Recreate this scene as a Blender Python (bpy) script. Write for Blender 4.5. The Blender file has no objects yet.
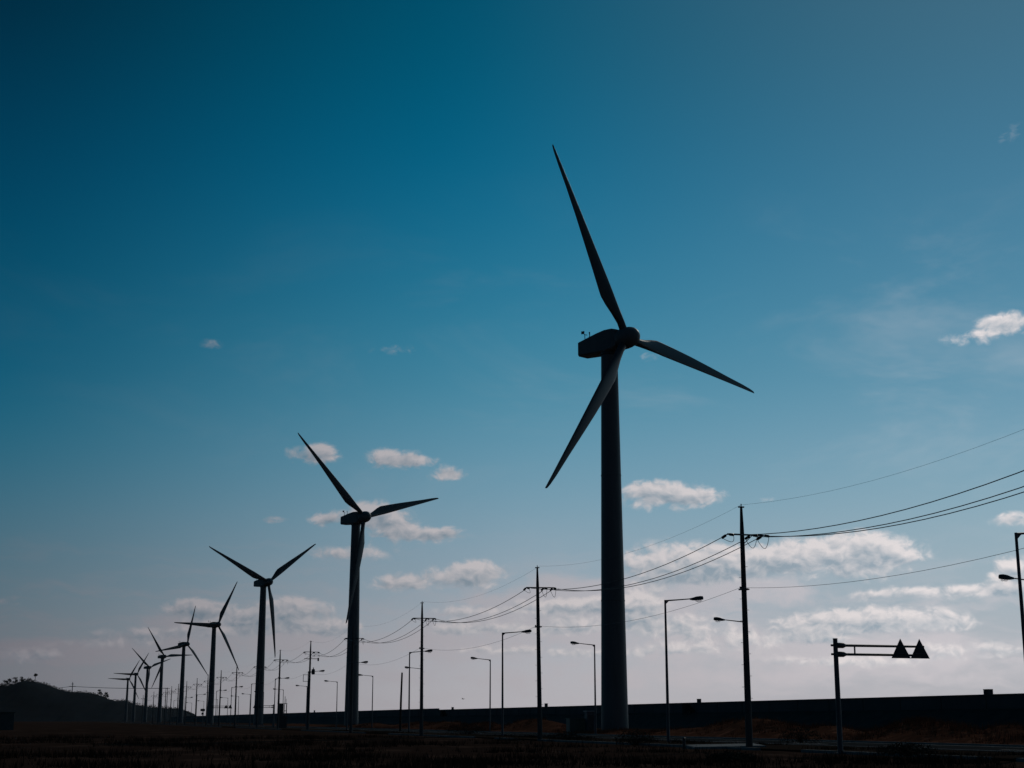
import bpy, math, random
import numpy as np
from mathutils import Vector, Matrix

R = math.radians
S = bpy.context.scene
COL = S.collection
random.seed(7)
rng = np.random.default_rng(11)

# ------------------------------------------------------------------ camera
F = 1480.0                      # focal length in pixels at 1024 wide
PITCH = R(12.8)
EYE = 1.6
cam_d = bpy.data.cameras.new("camera")
cam_d.sensor_width = 17.3
cam_d.lens = F / 1024 * 17.3
cam_d.clip_start = 0.1
cam_d.clip_end = 60000
cam = bpy.data.objects.new("camera", cam_d)
COL.objects.link(cam)
cam.location = (0, 0, EYE)
cam.rotation_euler = (R(90) + PITCH, 0, 0)
S.camera = cam

# ------------------------------------------------------------------ exposure
EXPO = -2.2
S.view_settings.view_transform = 'Standard'
S.view_settings.look = 'None'
S.view_settings.exposure = EXPO
S.view_settings.gamma = 1
S.view_settings.use_curve_mapping = False
S.cycles.use_denoising = True
S.cycles.max_bounces = 5

CP, SP = math.cos(PITCH), math.sin(PITCH)


def ground_x(px, d):
    """sideways metres of a thing that stands d metres ahead and shows at column px near the horizon"""
    return (px - 512) / F * d * CP


def z_of(y, d):
    """height of what shows at row y, d metres ahead"""
    return EYE + d * math.tan(PITCH - math.atan((y - 384) / F))


def az_el(px, py):
    v = Vector(((px - 512) / F, 1.0, -(py - 384) / F))
    w = Vector((v.x, v.y * CP - v.z * SP, v.y * SP + v.z * CP)).normalized()
    return math.atan2(w.x, w.y), math.asin(w.z)


# ------------------------------------------------------------------ sun and sky
SUN_AZ, SUN_EL = R(24), R(28.5)
sun_d = bpy.data.lights.new("sun", 'SUN')
sun_d.energy = 2.2
sun_d.angle = R(0.53)
sun_d.color = (1.0, 0.93, 0.82)
sun = bpy.data.objects.new("sun", sun_d)
COL.objects.link(sun)
sdir = Vector((math.sin(SUN_AZ) * math.cos(SUN_EL), math.cos(SUN_AZ) * math.cos(SUN_EL), math.sin(SUN_EL)))
sun.rotation_euler = sdir.to_track_quat('Z', 'Y').to_euler()
sun.location = sdir * 200


def lin(c):
    return tuple(((v / 255) / 12.92 if v / 255 <= 0.04045 else ((v / 255 + 0.055) / 1.055) ** 2.4) for v in c)


world = bpy.data.worlds.new("World")
S.world = world
world.use_nodes = True
nt = world.node_tree
nt.nodes.clear()
N, L = nt.nodes, nt.links


def wire(sock, v):
    if isinstance(v, (int, float)):
        sock.default_value = v
    elif isinstance(v, (tuple, list)):
        sock.default_value = v
    else:
        L.new(v, sock)


def M(op, a, b=None, c=None, clamp=False):
    n = N.new('ShaderNodeMath')
    n.operation = op
    n.use_clamp = clamp
    for i, v in enumerate((a, b, c)):
        if v is not None:
            wire(n.inputs[i], v)
    return n.outputs[0]


def V(op, a, b=None, c=None, scale=None, out=0):
    n = N.new('ShaderNodeVectorMath')
    n.operation = op
    for i, v in enumerate((a, b, c)):
        if v is not None:
            wire(n.inputs[i], v)
    if scale is not None:
        wire(n.inputs['Scale'], scale)
    return n.outputs['Value'] if out == 'v' else n.outputs[0]


def remap(v, a, b, c=0.0, d=1.0, mode='SMOOTHSTEP'):
    n = N.new('ShaderNodeMapRange')
    n.interpolation_type = mode
    n.clamp = True
    for i, q in enumerate((v, a, b, c, d)):
        wire(n.inputs[i], q)
    return n.outputs[0]


def mixc(f, a, b):
    n = N.new('ShaderNodeMix')
    n.data_type = 'RGBA'
    wire(n.inputs[0], f)
    for i, v in ((6, a), (7, b)):
        wire(n.inputs[i], (*v, 1) if isinstance(v, (tuple, list)) and len(v) == 3 else v)
    return n.outputs[2]


def noise(vec, scale, detail=5, rough=0.55, dist=0.0):
    n = N.new('ShaderNodeTexNoise')
    L.new(vec, n.inputs['Vector'])
    n.inputs['Scale'].default_value = scale
    n.inputs['Detail'].default_value = detail
    n.inputs['Roughness'].default_value = rough
    n.inputs['Distortion'].default_value = dist
    return n.outputs[0]


tc = N.new('ShaderNodeTexCoord')
sep = N.new('ShaderNodeSeparateXYZ')
L.new(tc.outputs['Generated'], sep.inputs[0])
az = M('ARCTAN2', sep.outputs[0], sep.outputs[1])
el = M('ARCSINE', sep.outputs[2])
cmb = N.new('ShaderNodeCombineXYZ')
L.new(az, cmb.inputs[0])
L.new(el, cmb.inputs[1])
P = cmb.outputs[0]

EL_MAX = 0.9
rows = {y: az_el(512, y)[1] for y in (0, 100, 200, 300, 384, 450, 520, 600, 650, 690, 720)}


def ramp(cols, zen):
    n = N.new('ShaderNodeValToRGB')
    n.color_ramp.interpolation = 'B_SPLINE'
    pts = sorted([(max(0.0, rows[y]) / EL_MAX, c) for y, c in cols.items()] + [(1.0, zen), (0.72, zen)])
    e = n.color_ramp.elements
    for i, (p, c) in enumerate(pts):
        q = e[i] if i < 2 else e.new(p)
        q.position = p
        q.color = (*lin(c), 1)
    L.new(M('DIVIDE', el, EL_MAX), n.inputs[0])
    return n.outputs[0]


left = ramp({0: (0, 34, 52), 100: (0, 48, 72), 200: (0, 60, 88), 300: (0, 74, 102), 384: (4, 84, 113),
             450: (24, 95, 120), 520: (56, 103, 123), 600: (84, 107, 119), 650: (100, 107, 116), 690: (107, 108, 116), 720: (107, 108, 115)}, (0, 34, 52))
midd = ramp({0: (0, 84, 112), 100: (0, 94, 126), 200: (10, 107, 143), 300: (42, 123, 155), 384: (71, 138, 164),
             450: (100, 150, 173), 520: (126, 160, 178), 600: (157, 168, 179), 650: (176, 177, 184), 690: (184, 180, 185), 720: (186, 181, 186)}, (0, 76, 108))
rght = ramp({0: (66, 106, 128), 100: (66, 113, 139), 200: (70, 124, 154), 300: (84, 138, 166), 384: (101, 150, 175),
             450: (123, 163, 184), 520: (144, 175, 190), 600: (168, 181, 190), 650: (181, 185, 192), 690: (185, 183, 189), 720: (185, 182, 188)}, (70, 106, 130))
far = ramp({0: (0, 30, 50), 384: (2, 40, 62), 600: (8, 46, 68), 720: (16, 48, 68)}, (0, 26, 44))
tq = remap(az, R(-21), R(21), 0, 1, 'LINEAR')
wl = remap(tq, -0.08, 0.60, 1, 0)
wr = remap(tq, 0.40, 1.08, 0, 1)
base = mixc(wr, mixc(wl, midd, left), rght)
back = remap(M('ABSOLUTE', M('SUBTRACT', az, R(8))), R(40), R(100))
base = mixc(back, base, far)

# ---- clouds: column, row, half width, half height (as seen from here), weight
CL = [(314, 456, 26, 9, .85), (324, 450, 10, 7, .35), (396, 460, 30, 9, .8), (386, 456, 12, 9, .45), (420, 462, 20, 5, .4), (452, 473, 16, 6, .44), (446, 478, 24, 5, .34), (324, 519, 16, 8, .85), (384, 522, 28, 15, 1.05), (370, 512, 18, 8, .5),
      (444, 535, 26, 7, .75), (350, 554, 46, 7, .6), (402, 583, 34, 8, .9), (472, 577, 36, 12, 1.05), (480, 568, 16, 8, .5), (665, 497, 42, 12, 1.0), (648, 490, 18, 8, .5), (700, 498, 24, 7, .5),
      (672, 562, 52, 17, 1.0), (735, 566, 50, 12, .75), (800, 558, 52, 15, .95), (872, 556, 44, 17, 1.2), (850, 545, 22, 8, .35), (1008, 324, 26, 9, 1.0), (968, 339, 32, 9, .40),
      (1012, 520, 20, 7, .7), (1012, 574, 20, 15, 1.05), (984, 591, 40, 6, .9), (910, 592, 28, 5, .62), (866, 596, 18, 4, .55), (880, 618, 70, 10, 1.0), (820, 628, 50, 8, .7), (935, 626, 34, 6, .6),
      (644, 608, 22, 15, 1.0), (690, 622, 44, 8, .6), (190, 609, 28, 9, .85), (298, 608, 32, 10, 1.0), (238, 613, 34, 8, .62), (250, 632, 60, 8, .62),
      (212, 345, 16, 8, .35), (275, 520, 14, 4, .5), (8, 601, 14, 5, .5), (110, 644, 50, 6, .5), (32, 656, 40, 8, .56), (646, 358, 22, 8, .36), (400, 352, 44, 10, .28), (768, 500, 10, 4, .42),
      (1010, 138, 20, 26, .22), (470, 612, 34, 7, .72), (545, 608, 34, 8, .9), (598, 606, 34, 9, .9), (520, 630, 44, 6, .75), (588, 627, 44, 7, .8), (452, 630, 32, 6, .62), (500, 650, 60, 5, .55),
      (690, 633, 44, 6, .7), (690, 649, 60, 6, .6), (600, 655, 60, 5, .55), (850, 662, 90, 7, .62), (965, 650, 60, 8, .66), (790, 640, 60, 6, .7), (330, 628, 34, 8, .8), (262, 621, 44, 7, .75), (150, 634, 50, 6, .55),
      (420, 536, 24, 6, .6), (700, 575, 60, 8, .6)]
# wide soft banks lying low over the horizon
BK = [(560, 590, 70, 16, .7), (600, 622, 110, 18, .8), (500, 610, 80, 14, .7), (740, 600, 90, 12, .6), (760, 645, 130, 14, .9), (900, 655, 130, 16, .9), (450, 645, 110, 16, .8), (250, 640, 100, 14, .8),
      (60, 652, 100, 12, 1.1), (180, 622, 50, 10, .6), (640, 680, 300, 10, .7), (960, 600, 70, 14, .5), (700, 585, 110, 12, .7)]


def gauss_sum(lst, want_v):
    sg, sv = None, None
    for (px, py, hw, hh, w) in lst:
        a0, e0 = az_el(px, py)
        sx = F / (hw * 1.06)
        sy = F / (hh * 1.18)
        q = V('MULTIPLY_ADD', P, (sx, sy, 0), (-a0 * sx, -e0 * sy, 0))
        g = M('POWER', 0.36788, V('DOT_PRODUCT', q, q, out='v'))
        if w != 1:
            g = M('MULTIPLY', g, w)
        sg = g if sg is None else M('ADD', sg, g)
        if want_v:
            gv = V('SCALE', q, scale=g)
            sv = gv if sv is None else V('ADD', sv, gv)
    return sg, sv


sg, sv = gauss_sum(CL, True)
sb, _ = gauss_sum(BK, False)
sepv = N.new('ShaderNodeSeparateXYZ')
L.new(sv, sepv.inputs[0])
vv = sepv.outputs[1]
warpn = N.new('ShaderNodeTexNoise')
L.new(P, warpn.inputs['Vector'])
warpn.inputs['Scale'].default_value = 60
PW = V('ADD', P, V('SCALE', V('SUBTRACT', warpn.outputs['Color'], (0.5, 0.5, 0.5)), scale=0.012))
PS = V('MULTIPLY', PW, (1.0, 1.5, 1.0))


def puff(vec):
    v = N.new('ShaderNodeTexVoronoi')
    v.voronoi_dimensions = '2D'
    v.feature = 'SMOOTH_F1'
    v.normalize = True
    L.new(vec, v.inputs['Vector'])
    v.inputs['Scale'].default_value = 78
    v.inputs['Detail'].default_value = 2
    v.inputs['Roughness'].default_value = 0.5
    v.inputs['Lacunarity'].default_value = 2.1
    v.inputs['Smoothness'].default_value = 0.35
    n = noise(vec, 40, 6, 0.55)
    return M('ADD', M('MULTIPLY', M('SUBTRACT', n, 0.46), 1.25), M('MULTIPLY', M('SUBTRACT', 0.36, v.outputs['Distance']), 0.85))


h1 = puff(PS)
h2 = puff(V('ADD', PS, (0.0026, 0.0052, 0.0)))
gate = M('MULTIPLY', sg, 2.0, clamp=True)
n3 = noise(PS, 150, 5, 0.6)
body = M('ADD', sg, M('MULTIPLY', h1, gate))
body = M('ADD', body, M('MULTIPLY', M('MINIMUM', vv, 0.0), 0.40))
dens = M('ADD', body, M('MULTIPLY', M('MULTIPLY', M('SUBTRACT', n3, 0.49), 0.95), gate))
alpha = remap(dens, 0.24, 0.90)
relief = M('MULTIPLY', M('SUBTRACT', h1, h2), 1.5)
litf = M('ADD', 0.70, relief)
litf = M('ADD', litf, M('MULTIPLY', vv, 0.75))
litf = M('SUBTRACT', litf, M('MULTIPLY', M('MAXIMUM', M('SUBTRACT', body, 0.7), 0.0), 0.42), clamp=True)
azr = remap(az, R(-19.2), R(16), 0, 1, 'LINEAR')
lit_c = mixc(azr, lin((132, 129, 136)), lin((238, 229, 228)))
shd_c = mixc(azr, lin((88, 101, 114)), lin((156, 170, 182)))
ccol = mixc(litf, shd_c, lit_c)

# thin streaky veil low over the horizon
PV = V('MULTIPLY', PW, (14.0, 78.0, 1.0))
vn = noise(PV, 1.0, 5, 0.6, 0.3)
low = remap(el, R(8.0), R(2.0))
veil = M('MULTIPLY', M('MULTIPLY', remap(vn, 0.42, 0.72), low), 0.5)
# wide faint cirrus higher up
cn = noise(V('MULTIPLY', P, (5.0, 13.0, 1.0)), 1.0, 5, 0.62, 0.5)
cir = M('MULTIPLY', M('MULTIPLY', remap(cn, 0.48, 0.85), remap(el, R(22), R(12))), M('MULTIPLY_ADD', azr, 0.20, 0.04))
veil_c = mixc(azr, lin((120, 116, 124)), lin((212, 204, 208)))
sky = mixc(cir, base, lit_c)
sky = mixc(veil, sky, veil_c)
bn = noise(V('MULTIPLY', PW, (30.0, 62.0, 1.0)), 1.0, 5, 0.58, 0.2)
bden = M('ADD', sb, M('MULTIPLY', M('SUBTRACT', bn, 0.48), M('MULTIPLY', M('MULTIPLY', sb, 2.0, clamp=True), 2.0)))
sky = mixc(M('MULTIPLY', remap(bden, 0.25, 1.0), 0.72), sky, veil_c)
sky = mixc(M('MULTIPLY', alpha, 0.92), sky, ccol)

nish = N.new('ShaderNodeTexSky')
nish.sky_type = 'NISHITA'
nish.sun_disc = False
nish.sun_elevation = SUN_EL
nish.sun_rotation = SUN_AZ
nish.air_density = 1.0
nish.dust_density = 0.4
nish.ozone_density = 3.0
STR = 0.1
graded = V('SCALE', sky, scale=(2 ** -EXPO) / STR)
tint = V('MULTIPLY', nish.outputs[0], (0.12, 0.7, 0.9))
final = mixc(0.05, graded, tint)
bg = N.new('ShaderNodeBackground')
L.new(final, bg.inputs[0])
bg.inputs[1].default_value = STR
wo = N.new('ShaderNodeOutputWorld')
L.new(bg.outputs[0], wo.inputs[0])
world.cycles.sampling_method = 'MANUAL'
world.cycles.sample_map_resolution = 512


# ------------------------------------------------------------------ materials
def mat(name, c1, c2=None, scale=1.0, rough=0.6, metal=0.0, stretch=(1, 1, 1), bump=0.0, spec=0.4, c3=None, detail=5):
    m = bpy.data.materials.new(name)
    m.use_nodes = True
    t = m.node_tree
    b = t.nodes['Principled BSDF']
    b.inputs['Roughness'].default_value = rough
    b.inputs['Metallic'].default_value = metal
    b.inputs['Specular IOR Level'].default_value = spec
    c2 = c2 or tuple(v * 0.7 for v in c1)
    co = t.nodes.new('ShaderNodeTexCoord')
    mp = t.nodes.new('ShaderNodeMapping')
    mp.inputs['Scale'].default_value = stretch
    t.links.new(co.outputs['Object'], mp.inputs[0])
    no = t.nodes.new('ShaderNodeTexNoise')
    no.inputs['Scale'].default_value = scale
    no.inputs['Detail'].default_value = detail
    no.inputs['Roughness'].default_value = 0.65
    t.links.new(mp.outputs[0], no.inputs['Vector'])
    cr = t.nodes.new('ShaderNodeValToRGB')
    cr.color_ramp.elements[0].position = 0.33
    cr.color_ramp.elements[0].color = (*c1, 1)
    cr.color_ramp.elements[1].position = 0.68
    cr.color_ramp.elements[1].color = (*c2, 1)
    if c3:
        e = cr.color_ramp.elements.new(0.52)
        e.color = (*c3, 1)
    t.links.new(no.outputs[0], cr.inputs[0])
    t.links.new(cr.outputs[0], b.inputs['Base Color'])
    if bump:
        bp = t.nodes.new('ShaderNodeBump')
        bp.inputs['Strength'].default_value = bump
        bp.inputs['Distance'].default_value = 0.05
        t.links.new(no.outputs[0], bp.inputs['Height'])
        t.links.new(bp.outputs[0], b.inputs['Normal'])
    return m


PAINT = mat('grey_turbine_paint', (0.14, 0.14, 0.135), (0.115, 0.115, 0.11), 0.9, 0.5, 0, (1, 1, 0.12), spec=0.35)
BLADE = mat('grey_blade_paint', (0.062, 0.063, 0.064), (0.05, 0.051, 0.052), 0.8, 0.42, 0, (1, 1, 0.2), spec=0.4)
DARKM = mat('dark_steel', (0.07, 0.07, 0.07), (0.05, 0.05, 0.05), 3, 0.5, 0.3)
GALV = mat('galvanised_steel', (0.11, 0.11, 0.115), (0.085, 0.085, 0.09), 4, 0.5, 0.2, (1, 1, 0.3))
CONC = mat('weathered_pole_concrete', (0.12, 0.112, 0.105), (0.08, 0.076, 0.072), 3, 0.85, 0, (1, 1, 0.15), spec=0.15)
PORC = mat('porcelain_insulator', (0.09, 0.06, 0.05), (0.07, 0.05, 0.04), 4, 0.3)
WIRE = mat('wire_sheath', (0.05, 0.05, 0.05), (0.04, 0.04, 0.04), 2, 0.6)
ALU = mat('weathered_aluminium_wire', (0.16, 0.17, 0.18), (0.13, 0.14, 0.15), 2, 0.6)
SIGNB = mat('sign_back_aluminium', (0.07, 0.072, 0.074), (0.055, 0.057, 0.06), 5, 0.55, 0.2)
LENS = bpy.data.materials.new('lamp_glass')
LENS.use_nodes = True
_b = LENS.node_tree.nodes['Principled BSDF']
_b.inputs['Base Color'].default_value = (0.75, 0.76, 0.76, 1)
_b.inputs['Roughness'].default_value = 0.25
_tr = LENS.node_tree.nodes.new('ShaderNodeBsdfTransparent')
_mx = LENS.node_tree.nodes.new('ShaderNodeMixShader')
_mx.inputs[0].default_value = 0.3
LENS.node_tree.links.new(_tr.outputs[0], _mx.inputs[1])
LENS.node_tree.links.new(_b.outputs[0], _mx.inputs[2])
LENS.node_tree.links.new(_mx.outputs[0], LENS.node_tree.nodes['Material Output'].inputs[0])
SOIL = mat('winter_field_soil', (0.046, 0.027, 0.020), (0.12, 0.066, 0.046), 0.22, 0.95, 0, (1, 0.45, 1), 0.6, 0.0, (0.052, 0.029, 0.021), 9)
RUST = mat('rusty_winter_grass_ground', (0.17, 0.064, 0.036), (0.27, 0.105, 0.058), 0.5, 0.95, 0, (1, 1, 1), 0.5, 0.0, (0.09, 0.036, 0.021), 8)
GRASSB = mat('brown_dry_grass', (0.04, 0.022, 0.015), (0.10, 0.054, 0.034), 0.25, 0.9, 0, (1, 1, 1), 0, 0.0)
GRASSR = mat('rusty_dry_grass', (0.13, 0.052, 0.028), (0.27, 0.11, 0.06), 0.35, 0.9, 0, (1, 1, 1), 0, 0.0)
ASPH = mat('asphalt', (0.035, 0.034, 0.034), (0.05, 0.048, 0.046), 1.5, 0.95, 0, (1, 1, 1), 0.2, 0.0, None, 8)
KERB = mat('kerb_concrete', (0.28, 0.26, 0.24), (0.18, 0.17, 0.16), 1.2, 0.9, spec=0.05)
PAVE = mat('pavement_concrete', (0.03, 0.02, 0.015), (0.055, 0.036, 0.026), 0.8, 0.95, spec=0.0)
LINEP = mat('road_paint', (0.5, 0.5, 0.48), (0.36, 0.36, 0.34), 2, 0.7)
SEAW = mat('sea_wall_concrete', (0.12, 0.12, 0.12), (0.085, 0.088, 0.088), 0.12, 0.9, 0, (1, 1, 1), 0.0, 0.1, None, 8)
SLOPE = mat('stone_revetment', (0.045, 0.045, 0.043), (0.025, 0.026, 0.026), 0.5, 0.95, 0, (1, 1, 1), 0.6, 0.05, None, 8)
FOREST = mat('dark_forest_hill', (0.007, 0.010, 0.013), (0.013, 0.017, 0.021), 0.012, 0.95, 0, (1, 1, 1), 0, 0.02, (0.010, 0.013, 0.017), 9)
LEAF = mat('dark_pine_leaf', (0.012, 0.018, 0.012), (0.022, 0.03, 0.018), 0.4, 0.8, spec=0.1)
SHRUB = mat('bare_shrub_twig', (0.035, 0.026, 0.018), (0.05, 0.035, 0.022), 0.8, 0.9, spec=0.05)
BARK = mat('bark', (0.04, 0.03, 0.022), (0.025, 0.02, 0.016), 2, 0.9)
GREENP = mat('green_cabinet_paint', (0.06, 0.11, 0.09), (0.05, 0.09, 0.075), 2, 0.5)
WALLP = mat('pale_shed_wall', (0.10, 0.12, 0.11), (0.075, 0.09, 0.08), 1.0, 0.8)
ROOFL = mat('pale_metal_roof', (0.45, 0.45, 0.44), (0.36, 0.36, 0.35), 2, 0.4)
FEATH = mat('grey_feathers', (0.12, 0.12, 0.12), (0.08, 0.08, 0.08), 20, 0.8)


# ------------------------------------------------------------------ mesh helpers
class MB:
    def __init__(self):
        self.v, self.f = [], []

    def add(self, vs, fs):
        o = len(self.v)
        self.v += [tuple(p) for p in vs]
        self.f += [tuple(i + o for i in q) for q in fs]

    def box(self, c, s, rz=0.0):
        x, y, z = (k / 2 for k in s)
        m = Matrix.Rotation(rz, 3, 'Z')
        pts = [m @ Vector(p) + Vector(c) for p in ((-x, -y, -z), (x, -y, -z), (x, y, -z), (-x, y, -z), (-x, -y, z), (x, -y, z), (x, y, z), (-x, y, z))]
        self.add(pts, ((0, 3, 2, 1), (4, 5, 6, 7), (0, 1, 5, 4), (1, 2, 6, 5), (2, 3, 7, 6), (3, 0, 4, 7)))

    def rings(self, rings, cap=True):
        n = len(rings[0])
        vs = [p for r in rings for p in r]
        fs = [(k * n + i, k * n + (i + 1) % n, (k + 1) * n + (i + 1) % n, (k + 1) * n + i) for k in range(len(rings) - 1) for i in range(n)]
        if cap:
            fs += [tuple(range(n))[::-1], tuple(range((len(rings) - 1) * n, len(rings) * n))]
        self.add(vs, fs)

    def tube(self, pts, rad, n=8, cap=True):
        """round tube through pts, one radius per point or one for all"""
        pts = [Vector(p) for p in pts]
        if not isinstance(rad, (list, tuple)):
            rad = [rad] * len(pts)
        out = []
        up = None
        for i, p in enumerate(pts):
            a = pts[max(0, i - 1)]
            b = pts[min(len(pts) - 1, i + 1)]
            t = (b - a).normalized()
            if up is None:
                up = Vector((1, 0, 0)) if abs(t.z) > 0.9 else Vector((0, 0, 1))
            s = t.cross(up).normalized()
            u = s.cross(t).normalized()
            out.append([p + (s * math.cos(2 * math.pi * k / n) + u * math.sin(2 * math.pi * k / n)) * rad[i] for k in range(n)])
        self.rings(out, cap)

    def lathe(self, prof, n=24, c=(0, 0, 0)):
        self.rings([[(c[0] + r * math.cos(2 * math.pi * k / n), c[1] + r * math.sin(2 * math.pi * k / n), c[2] + z) for k in range(n)] for r, z in prof])

    def build(self, name, material, parent=None, smooth=False):
        me = bpy.data.meshes.new(name)
        me.from_pydata(self.v, [], self.f)
        me.update()
        me.materials.append(material)
        if smooth:
            me.polygons.foreach_set('use_smooth', [True] * len(me.polygons))
            me.set_sharp_from_angle(angle=R(38))
        o = bpy.data.objects.new(name, me)
        COL.objects.link(o)
        if parent is not None:
            o.parent = parent
        return o


def tag(o, label=None, cat=None, group=None, kind=None):
    for k, v in (('label', label), ('category', cat), ('group', group), ('kind', kind)):
        if v:
            o[k] = v
    return o


def empty(name, loc, rz=0.0):
    o = bpy.data.objects.new(name, None)
    COL.objects.link(o)
    o.location = loc
    o.rotation_euler = (0, 0, rz)
    return o


def copy_tree(o, parent=None):
    kids = list(o.children)
    c = o.copy()
    COL.objects.link(c)
    if parent is not None:
        c.parent = parent
    for ch in kids:
        copy_tree(ch, c)
    return c


SL = -0.297                                     # the road drifts left by this much per metre ahead
YAW_ROAD = math.atan(-SL)                       # heading of the road, turned left of the view
RD = Vector((SL, 1, 0)).normalized()            # along the road
RN = Vector((1, -SL, 0)).normalized()           # across the road, to the right


def at(x0, d, z=0.0):
    """the point d metres ahead on the line parallel to the road that passes x0 metres right of the camera"""
    return Vector((x0 + SL * d, d, z))


# ------------------------------------------------------------------ ground, road, kerbs
b = MB()
G = 6500
b.add([(-G, -500, 0), (G, -500, 0), (G, G, 0), (-G, G, 0)], [(0, 1, 2, 3)])
tag(b.build('ground', SOIL), kind='structure')


def strip(name, xa, xb, d0, d1, z, m, h=0.0):
    b = MB()
    a, c, e, f = at(xa, d0), at(xb, d0), at(xb, d1), at(xa, d1)
    if h <= 0:
        b.add([(p.x, p.y, z) for p in (a, c, e, f)], [(0, 1, 2, 3)])
    else:
        b.add([(p.x, p.y, z) for p in (a, c, e, f)] + [(p.x, p.y, z + h) for p in (a, c, e, f)],
              ((4, 5, 6, 7), (0, 1, 5, 4), (1, 2, 6, 5), (2, 3, 7, 6), (3, 0, 4, 7)))
    return tag(b.build(name, m), kind='structure')


strip('road', 46.6, 58.4, -60, 1500, 0.004, ASPH)
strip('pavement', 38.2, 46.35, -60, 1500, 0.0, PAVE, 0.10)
# the outer kerb, broken where the verge has grown over it
for (a, c) in ((-60, 60.5), (62.5, 78), (83, 121), (127, 133), (140, 176), (190, 240), (262, 330), (360, 1500)):
    strip('kerb', 37.95, 38.2, a, c, 0.0, KERB, 0.14)
strip('kerb', 46.35, 46.6, -60, 1500, 0.0, KERB, 0.13)
strip('kerb', 58.4, 58.65, -60, 1500, 0.0, KERB, 0.13)
b = MB()
for k in range(120):
    d = -40 + k * 12
    p = [at(52.42, d), at(52.56, d), at(52.56, d + 5), at(52.42, d + 5)]
    b.add([(q.x, q.y, 0.008) for q in p], [(0, 1, 2, 3)])
for xa in (46.95, 57.95):
    p = [at(xa, -60), at(xa + 0.13, -60), at(xa + 0.13, 1500), at(xa, 1500)]
    b.add([(q.x, q.y, 0.008) for q in p], [(0, 1, 2, 3)])
tag(b.build('road_marking', LINEP), kind='structure')


# ------------------------------------------------------------------ the rusty mounds beyond the road
# column of the peak, row of the peak, half width in columns, half depth in metres
MD = [(372, 723.5, 22, 6), (420, 722, 26, 6), (450, 722, 20, 5), (486, 723, 24, 5), (535, 719, 30, 6), (628, 730, 34, 6), (700, 727.5, 40, 6), (752, 719.5, 52, 7),
      (830, 727, 40, 6), (925, 720.5, 58, 7), (1010, 725, 40, 6), (1090, 719, 60, 8), (300, 724, 26, 5), (325, 725.5, 18, 4)]
xs, ds = np.linspace(59.5, 84, 40), np.concatenate([np.arange(60, 240, 1.1), np.arange(240, 520, 3.0)])
XX, DD = np.meshgrid(xs, ds)
ph = rng.random(24) * 6.28
wob = sum(np.sin(XX * (0.25 + 0.13 * k) + DD * (0.11 + 0.09 * ((k * 5) % 7)) + ph[k]) / (1 + 0.5 * k) for k in range(9)) * 0.06
HH = np.zeros_like(XX)
for (px, py, hw, hd) in MD:
    t = (px - 512) / F * CP
    d0 = 66.5 / (t - SL)
    z0 = max(0.25, z_of(py, d0))
    wd = hw * d0 / F
    X = XX + SL * DD
    cx = t * DD
    e = ((X - cx) / wd) ** 2 + ((XX - 66.5) / (hd * 0.55)) ** 2
    HH = np.maximum(HH, z0 * np.exp(-e * 0.75))
HH = HH + wob * np.clip(HH * 2 + 0.3, 0, 1)
edge = np.clip((XX - 59.5) / 2.0, 0, 1) * np.clip((84 - XX) / 3.0, 0, 1)
HH = np.clip(HH * edge, 0, None) + 0.012
n0, n1_ = XX.shape
vs = np.stack([XX + SL * DD, DD, HH], -1).reshape(-1, 3)
b = MB()
b.v = [tuple(p) for p in vs]
b.f = [(i * n1_ + j, i * n1_ + j + 1, (i + 1) * n1_ + j + 1, (i + 1) * n1_ + j) for i in range(n0 - 1) for j in range(n1_ - 1)]
o = b.build('earth_mound', RUST, smooth=True)
tag(o, kind='structure')


def mound_h(x0, d):
    i = np.clip(np.searchsorted(ds, d), 0, len(ds) - 1)
    j = np.clip(np.searchsorted(xs, x0), 0, len(xs) - 1)
    return HH[i, j]


# ------------------------------------------------------------------ grass
def tufts(name, pts, hmin, hmax, per, spread, m, kind):
    P0 = np.repeat(pts, per, 0)
    n = len(P0)
    ang = rng.random(n) * 6.283
    off = (rng.random((n, 2)) - 0.5) * spread
    h = hmin + (hmax - hmin) * rng.random(n) ** 1.6
    lean = (rng.random((n, 2)) - 0.5) * h[:, None] * 0.9
    w = 0.012 + 0.02 * rng.random(n)
    bx = P0[:, 0] + off[:, 0]
    by = P0[:, 1] + off[:, 1]
    bz = P0[:, 2] - 0.03
    dx, dy = np.cos(ang) * w, np.sin(ang) * w
    A = np.stack([bx - dx, by - dy, bz], 1)
    B = np.stack([bx + dx, by + dy, bz], 1)
    C = np.stack([bx + lean[:, 0], by + lean[:, 1], bz + h], 1)
    vv_ = np.stack([A, B, C], 1).reshape(-1, 3)
    me = bpy.data.meshes.new(name)
    me.vertices.add(len(vv_))
    me.vertices.foreach_set('co', vv_.ravel())
    me.loops.add(n * 3)
    me.loops.foreach_set('vertex_index', np.arange(n * 3, dtype=np.int32))
    me.polygons.add(n)
    me.polygons.foreach_set('loop_start', np.arange(0, n * 3, 3, dtype=np.int32))
    me.polygons.foreach_set('loop_total', np.full(n, 3, dtype=np.int32))
    me.update()
    me.validate()
    me.materials.append(m)
    o = bpy.data.objects.new(name, me)
    COL.objects.link(o)
    return tag(o, kind=kind)


def clumpy(n, xr, dr, scale):
    """scattered points that gather in clumps"""
    k = max(8, n // 60)
    c = np.stack([rng.uniform(*xr, k), dr[0] * (dr[1] / dr[0]) ** rng.random(k)], 1)
    i = rng.integers(0, k, n)
    p = c[i] + rng.normal(0, 1, (n, 2)) * scale * (0.4 + 1.2 * rng.random((n, 1)))
    return p


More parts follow.
